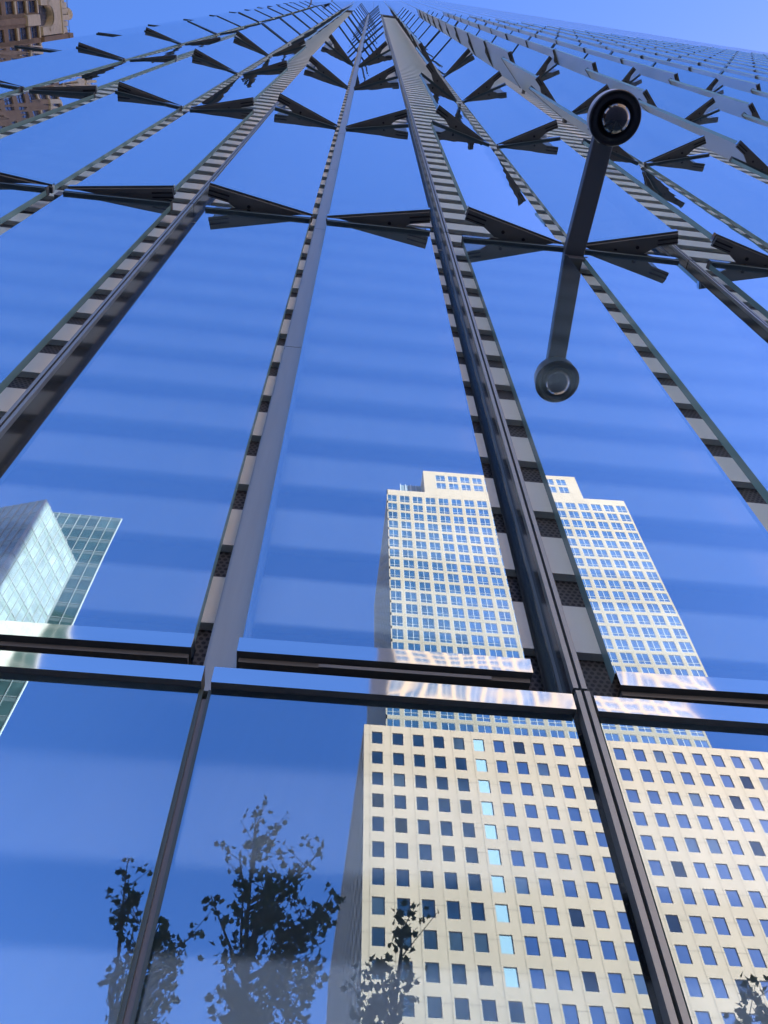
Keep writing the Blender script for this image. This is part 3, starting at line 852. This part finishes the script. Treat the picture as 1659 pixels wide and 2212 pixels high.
# arched top storey: stone bay with a deep round arch every second window pair, brick turrets between
bay = 4.2 * 1.0
ybay0 = yb(0.182)
BP = ypitch * 4
for j in range(-1, 4):
    yc = ybay0 + j * BP
    st = MB()
    r_in, r_out = 1.15, 1.6
    zb_, zc, ztop = zbk(2.925), zbk(2.985), zbk(3.105)
    hb = 2.05
    # stone slab with arch opening (polygon strips)
    n = 14
    arc = [(yc + r_in * math.cos(math.pi - math.pi * i / n), zc + r_in * math.sin(math.pi * i / n) * 1.5) for i in range(n + 1)]
    X0, X1 = 0.35, -0.5
    def fr(x, pts): return [(x, p[0], p[1]) for p in pts]
    prev = None
    st.box(X1, X0, yc - hb, yc - r_in, zb_, zc); st.box(X1, X0, yc + r_in, yc + hb, zb_, zc)
    for i in range(n):
        (a0, b0), (a1, b1) = arc[i], arc[i + 1]
        st.quad((X0, a0, b0), (X0, a1, b1), (X0, a1, ztop), (X0, a0, ztop))
        st.quad((X0, a0, b0), (X1, a0, b0), (X1, a1, b1), (X0, a1, b1))
    st.box(X1, X0, yc - hb, yc - r_in - .001, zc + .001, ztop); st.box(X1, X0, yc + r_in + .001, yc + hb, zc + .001, ztop)
    # archivolt ring, proud
    for i in range(n):
        t0, t1 = math.pi - math.pi * i / n, math.pi - math.pi * (i + 1) / n
        if i % 2: rr = 1.62
        else: rr = 1.52
        pts = [(yc + r_in * math.cos(t0), zc + 1.5 * r_in * math.sin(t0)), (yc + r_in * math.cos(t1), zc + 1.5 * r_in * math.sin(t1)), (yc + rr * math.cos(t1), zc + 1.4 * rr * math.sin(t1)), (yc + rr * math.cos(t0), zc + 1.4 * rr * math.sin(t0))]
        st.quad(*[(X0 + .12, *p) for p in pts]); st.quad((X0, *pts[3]), (X0, *pts[2]), (X0 + .12, *pts[2]), (X0 + .12, *pts[3]))
    # stepped gable and finial blocks
    st.box(X1, X0 + .15, yc - hb - .1, yc + hb + .1, ztop + .002, ztop + .35)
    for dy, hh in ((-1.7, 1.3), (-1.05, 1.9), (-.35, 2.6), (.35, 2.6), (1.05, 1.9), (1.7, 1.3)):
        st.box(X1, X0 + .05 * (dy * 7 % 3), yc + dy - .30, yc + dy + .30, ztop + .352, ztop + .35 + hh)
    ob('arch_bay', st.mesh('arch_bay', [M_lime]), bt)
    fi = MB()
    import_pts = lathe([(0, 0), (.5, 0), (.42, .3), (.7, .7), (.78, 1.1), (.6, 1.5), (.25, 1.75), (0, 1.8)], 12)
    fi.add(import_pts, T3(0, yc, ztop + 2.4))
    ob('finial', fi.mesh('finial', [M_lime]), bt)
    da = MB(); da.box(X1 - .6, X1 + .05, yc - 1.2, yc + 1.2, zb_, zc + 1.8); 
    ob('arch_window', da.mesh('arch_window', [M_bwin]), bt)
    tu = MB(); tu.box(-1.2, .42, yc + hb + .12, yc + BP - hb - .12, zb_, zbk(3.16)); tu.box(-1.25, .55, yc + hb + .10, yc + BP - hb - .10, zbk(3.16) + .002, zbk(3.20))
    ob('turret', tu.mesh('turret', [M_brick]), bt)
    rl = MB()
    for dy in (-1.9, 0, 1.9): rl.tube((.3, yc + dy, ztop + .3), (.3, yc + dy, ztop + 3.3), .05, .05, 6)
    rl.tube((.3, yc - 2.2, ztop + 3.0), (.3, yc + 2.2, ztop + 3.0), .04, .04, 6)
    ob('roof_rail', rl.mesh('roof_rail', [M_dark]), bt)

# ------------------------------------------------------------------ roof-edge floodlights
def floodlight(x, reach, label):
    t = ob('floodlight', None, M=T3(x * S, 0, W(ZP) + .45), label=label, cat='floodlight')
    a = MB(); a.tube((0, .3, 0), (0, -reach, .5), .04, .03, 8); a.tube((0, .3, 0), (0, .3, .8), .04, .04, 8); a.tube((0, .3, .8), (0, -reach, .5), .02, .02, 8)
    ob('arm', a.mesh('arm', [M_dark]), t)
    b = MB(); b.box(-.17, .17, -reach - .25, -reach + .12, .12, .46); o = ob('lamp_head', b.mesh('lamp_head', [M_camblk]), t); bevel(o, .03)
floodlight(-3.0, 0.8, 'black floodlight on a thin arm at the roof edge, leftmost of the two')
floodlight(-2.0, 0.7, 'black floodlight hung at the roof edge, right of the other one')

# ------------------------------------------------------------------ street trees mirrored in the bottom panes
M_bark = pbr('grey brown bark', (0.10, 0.075, 0.055), rough=.9, var=.3, scale=8, bump=.004, bscale=30)
mL, nt, out = mat('maple leaves')
oi = N(nt, 'ShaderNodeNewGeometry')
df = N(nt, 'ShaderNodeBsdfDiffuse'); tl = N(nt, 'ShaderNodeBsdfTranslucent')
nz = N(nt, 'ShaderNodeTexNoise', i_Scale=6.0); nt.links.new(oi.outputs['Position'], nz.inputs['Vector'])
cr = N(nt, 'ShaderNodeMix', data_type='RGBA'); cr.inputs[6].default_value = (.025, .05, .015, 1); cr.inputs[7].default_value = (.075, .11, .03, 1)
nt.links.new(nz.outputs[0], cr.inputs[0]); nt.links.new(cr.outputs[2], df.inputs[0]); nt.links.new(cr.outputs[2], tl.inputs[0])
mx = N(nt, 'ShaderNodeMixShader'); mx.inputs[0].default_value = .3; nt.links.new(df.outputs[0], mx.inputs[1]); nt.links.new(tl.outputs[0], mx.inputs[2]); nt.links.new(mx.outputs[0], out.inputs[0])
M_leaf = mL
LEAF = [(0, 0), (.18, -.05), (.42, .12), (.38, .30), (.62, .48), (.30, .55), (.22, .70), (0, 1.0), (-.22, .70), (-.30, .55), (-.62, .48), (-.38, .30), (-.42, .12), (-.18, -.05)]
def leaf(mb, p, size, rnd):
    M = Matrix.Translation(p) @ Matrix.Rotation(rnd.uniform(0, 6.28), 4, 'Z') @ Matrix.Rotation(rnd.uniform(1.2, 2.9), 4, 'X') @ Matrix.Rotation(rnd.uniform(-.8, .8), 4, 'Y')
    mb.poly([tuple(M @ Vector((x * size, y * size, abs(x) * size * -.35))) for x, y in LEAF])
def tree(xr, depth, tips, dense, label, seed, lsize=.09):
    rnd = random.Random(seed)
    bx_, by_ = xr * depth, -(depth - S)
    t = ob('street_tree', None, M=T3(bx_, by_, 0), label=label, cat='tree', group='street trees mirrored in the bottom panes')
    tips = [(x * (depth + dd) - bx_, -dd, z * (depth + dd) + EYE) for x, z in tips for dd in (rnd.uniform(-.6, .6),)]
    zmax = max(q[2] for q in tips); zf = zmax * .42
    tk = MB()
    top = max(tips, key=lambda q: q[2])
    path = [Vector((0, 0, 0)), Vector((.03, .02, zf * .5)), Vector((.0, .05, zf)), Vector((top[0] * .25 + .03, .02, zf + (zmax - zf) * .33)), Vector((top[0] * .55 - .03, .0, zf + (zmax - zf) * .66)), Vector((top[0] * .9, top[1] * .8, zmax - .25))]
    rad = [.12, .095, .065, .042, .022, .008]
    for i in range(5): tk.tube(path[i], path[i + 1], rad[i], rad[i + 1], 10)
    ob('trunk', tk.mesh('trunk', [M_bark]), t, smooth=True)
    bm, lf = MB(), MB()
    for tp in tips:
        tp = Vector(tp)
        zs0 = tp.z - .55 * math.hypot(tp.x, tp.y) - rnd.uniform(.35, .8)
        st = path[0]
        for a_, b2 in zip(path, path[1:]):
            if a_.z <= zs0 <= b2.z: st = a_.lerp(b2, (zs0 - a_.z) / (b2.z - a_.z))
        if zs0 > path[-1].z: st = path[-2]
        mid = st.lerp(tp, .5) + Vector((rnd.uniform(-.15, .15), rnd.uniform(-.15, .15), -.12 * (tp - st).length))
        pts = []
        for i in range(9):
            s = i / 8; pts.append(st * (1 - s) ** 2 + mid * 2 * s * (1 - s) + tp * s * s)
        for i in range(8): bm.tube(pts[i], pts[i + 1], .022 * (1 - i / 9) + .004, .022 * (1 - (i + 1) / 9) + .004, 5, caps=False)
        for i in range(3, 9):
            nl = rnd.randint(2, 5) + (4 if i == 8 else 0)
            for _ in range(nl):
                d_ = Vector((rnd.gauss(0, 1), rnd.gauss(0, 1), rnd.gauss(-.2, .8))) * .06
                leaf(lf, pts[i].lerp(pts[i - 1], rnd.random()) + d_, lsize * rnd.uniform(.65, 1.15), rnd)
            if rnd.random() < .6 and i < 8:
                e = pts[i] + Vector((rnd.uniform(-.35, .35), rnd.uniform(-.35, .35), rnd.uniform(.0, .35)))
                bm.tube(pts[i], e, .006, .003, 4, caps=False)
                for _ in range(6): leaf(lf, pts[i].lerp(e, rnd.uniform(.4, 1.05)) + Vector((rnd.gauss(0, .05), rnd.gauss(0, .05), rnd.gauss(0, .05))), lsize * rnd.uniform(.6, 1.1), rnd)
    for (x, z, rx, rz, cnt) in dense:          # airy side branches, each with its own twigs and leaves
        c0 = Vector((x * depth - bx_, 0, z * depth + EYE))
        for _ in range(cnt // 9):
            a = rnd.uniform(0, 6.28); q = rnd.uniform(.15, 1) ** .6
            e = c0 + Vector((math.cos(a) * rx * depth * q * 1.15, rnd.uniform(-1, 1) * rx * depth, math.sin(a) * rz * depth * q * 1.15))
            st = e.lerp(Vector((path[3].x, path[3].y, e.z - .5)), rnd.uniform(.35, .7))
            m_ = st.lerp(e, .5) + Vector((rnd.uniform(-.06, .06), rnd.uniform(-.06, .06), rnd.uniform(-.02, .08)))
            bm.tube(st, m_, .009, .006, 4, caps=False); bm.tube(m_, e, .006, .003, 4, caps=False)
            for _ in range(rnd.randint(6, 12)):
                g_ = rnd.uniform(.25, 1.08)
                pp = st.lerp(m_, g_ * 2) if g_ < .5 else m_.lerp(e, g_ * 2 - 1)
                leaf(lf, pp + Vector((rnd.gauss(0, .05), rnd.gauss(0, .05), rnd.gauss(-.02, .045))), lsize * rnd.uniform(.6, 1.15), rnd)
    ob('branches', bm.mesh('branches', [M_bark]), t)
    ob('foliage', lf.mesh('foliage', [M_leaf]), t, kind='stuff')
tree(-.03, 9.0, [(-0.065, 0.767), (-0.034, 0.739), (-0.077, 0.70), (0.036, 0.718), (-0.105, 0.637), (0.001, 0.68), (-0.064, 0.663), (-0.019, 0.633), (-0.036, 0.601), (0.013, 0.604), (0.041, 0.63), (0.038, 0.57), (-0.079, 0.563), (-0.005, 0.545), (-0.061, 0.515), (0.025, 0.519), (-0.035, 0.671), (0.05, 0.65), (-0.026, 0.491)],
     [(-.022, .61, .024, .045, 150), (-.035, .545, .040, .035, 150), (.038, .61, .014, .03, 90), (.016, .54, .032, .03, 120), (-.02, .485, .05, .03, 190), (-.07, .52, .018, .02, 70), (-.03, .42, .07, .04, 220)], 'leafy young maple mirrored in the middle bottom pane, tallest of the three', 5)
tree(-.155, 10.5, [(-0.22, 0.676), (-0.213, 0.641), (-0.191, 0.592), (-0.198, 0.546), (-0.161, 0.596), (-0.139, 0.56), (-0.145, 0.511), (-0.124, 0.566), (-0.111, 0.59), (-0.165, 0.51)],
     [(-.148, .56, .014, .03, 130), (-.145, .50, .020, .03, 150), (-.21, .615, .008, .02, 70), (-.15, .44, .03, .04, 300)], 'leafy maple mirrored behind the joint between the two left bottom panes', 8)
tree(.11, 8.5, [(0.143, 0.617), (0.115, 0.57), (0.095, 0.55), (0.079, 0.533), (0.129, 0.535), (0.101, 0.512)],
     [(.10, .49, .014, .02, 50), (.115, .43, .03, .02, 80)], 'low maple sprigs mirrored in front of the cream office tower', 11)
tree(.60, 9.0, [(0.573, 0.563), (0.588, 0.547), (0.556, 0.523)],
     [(.60, .50, .02, .02, 160)], 'small maple mirrored at the bottom right corner', 15)
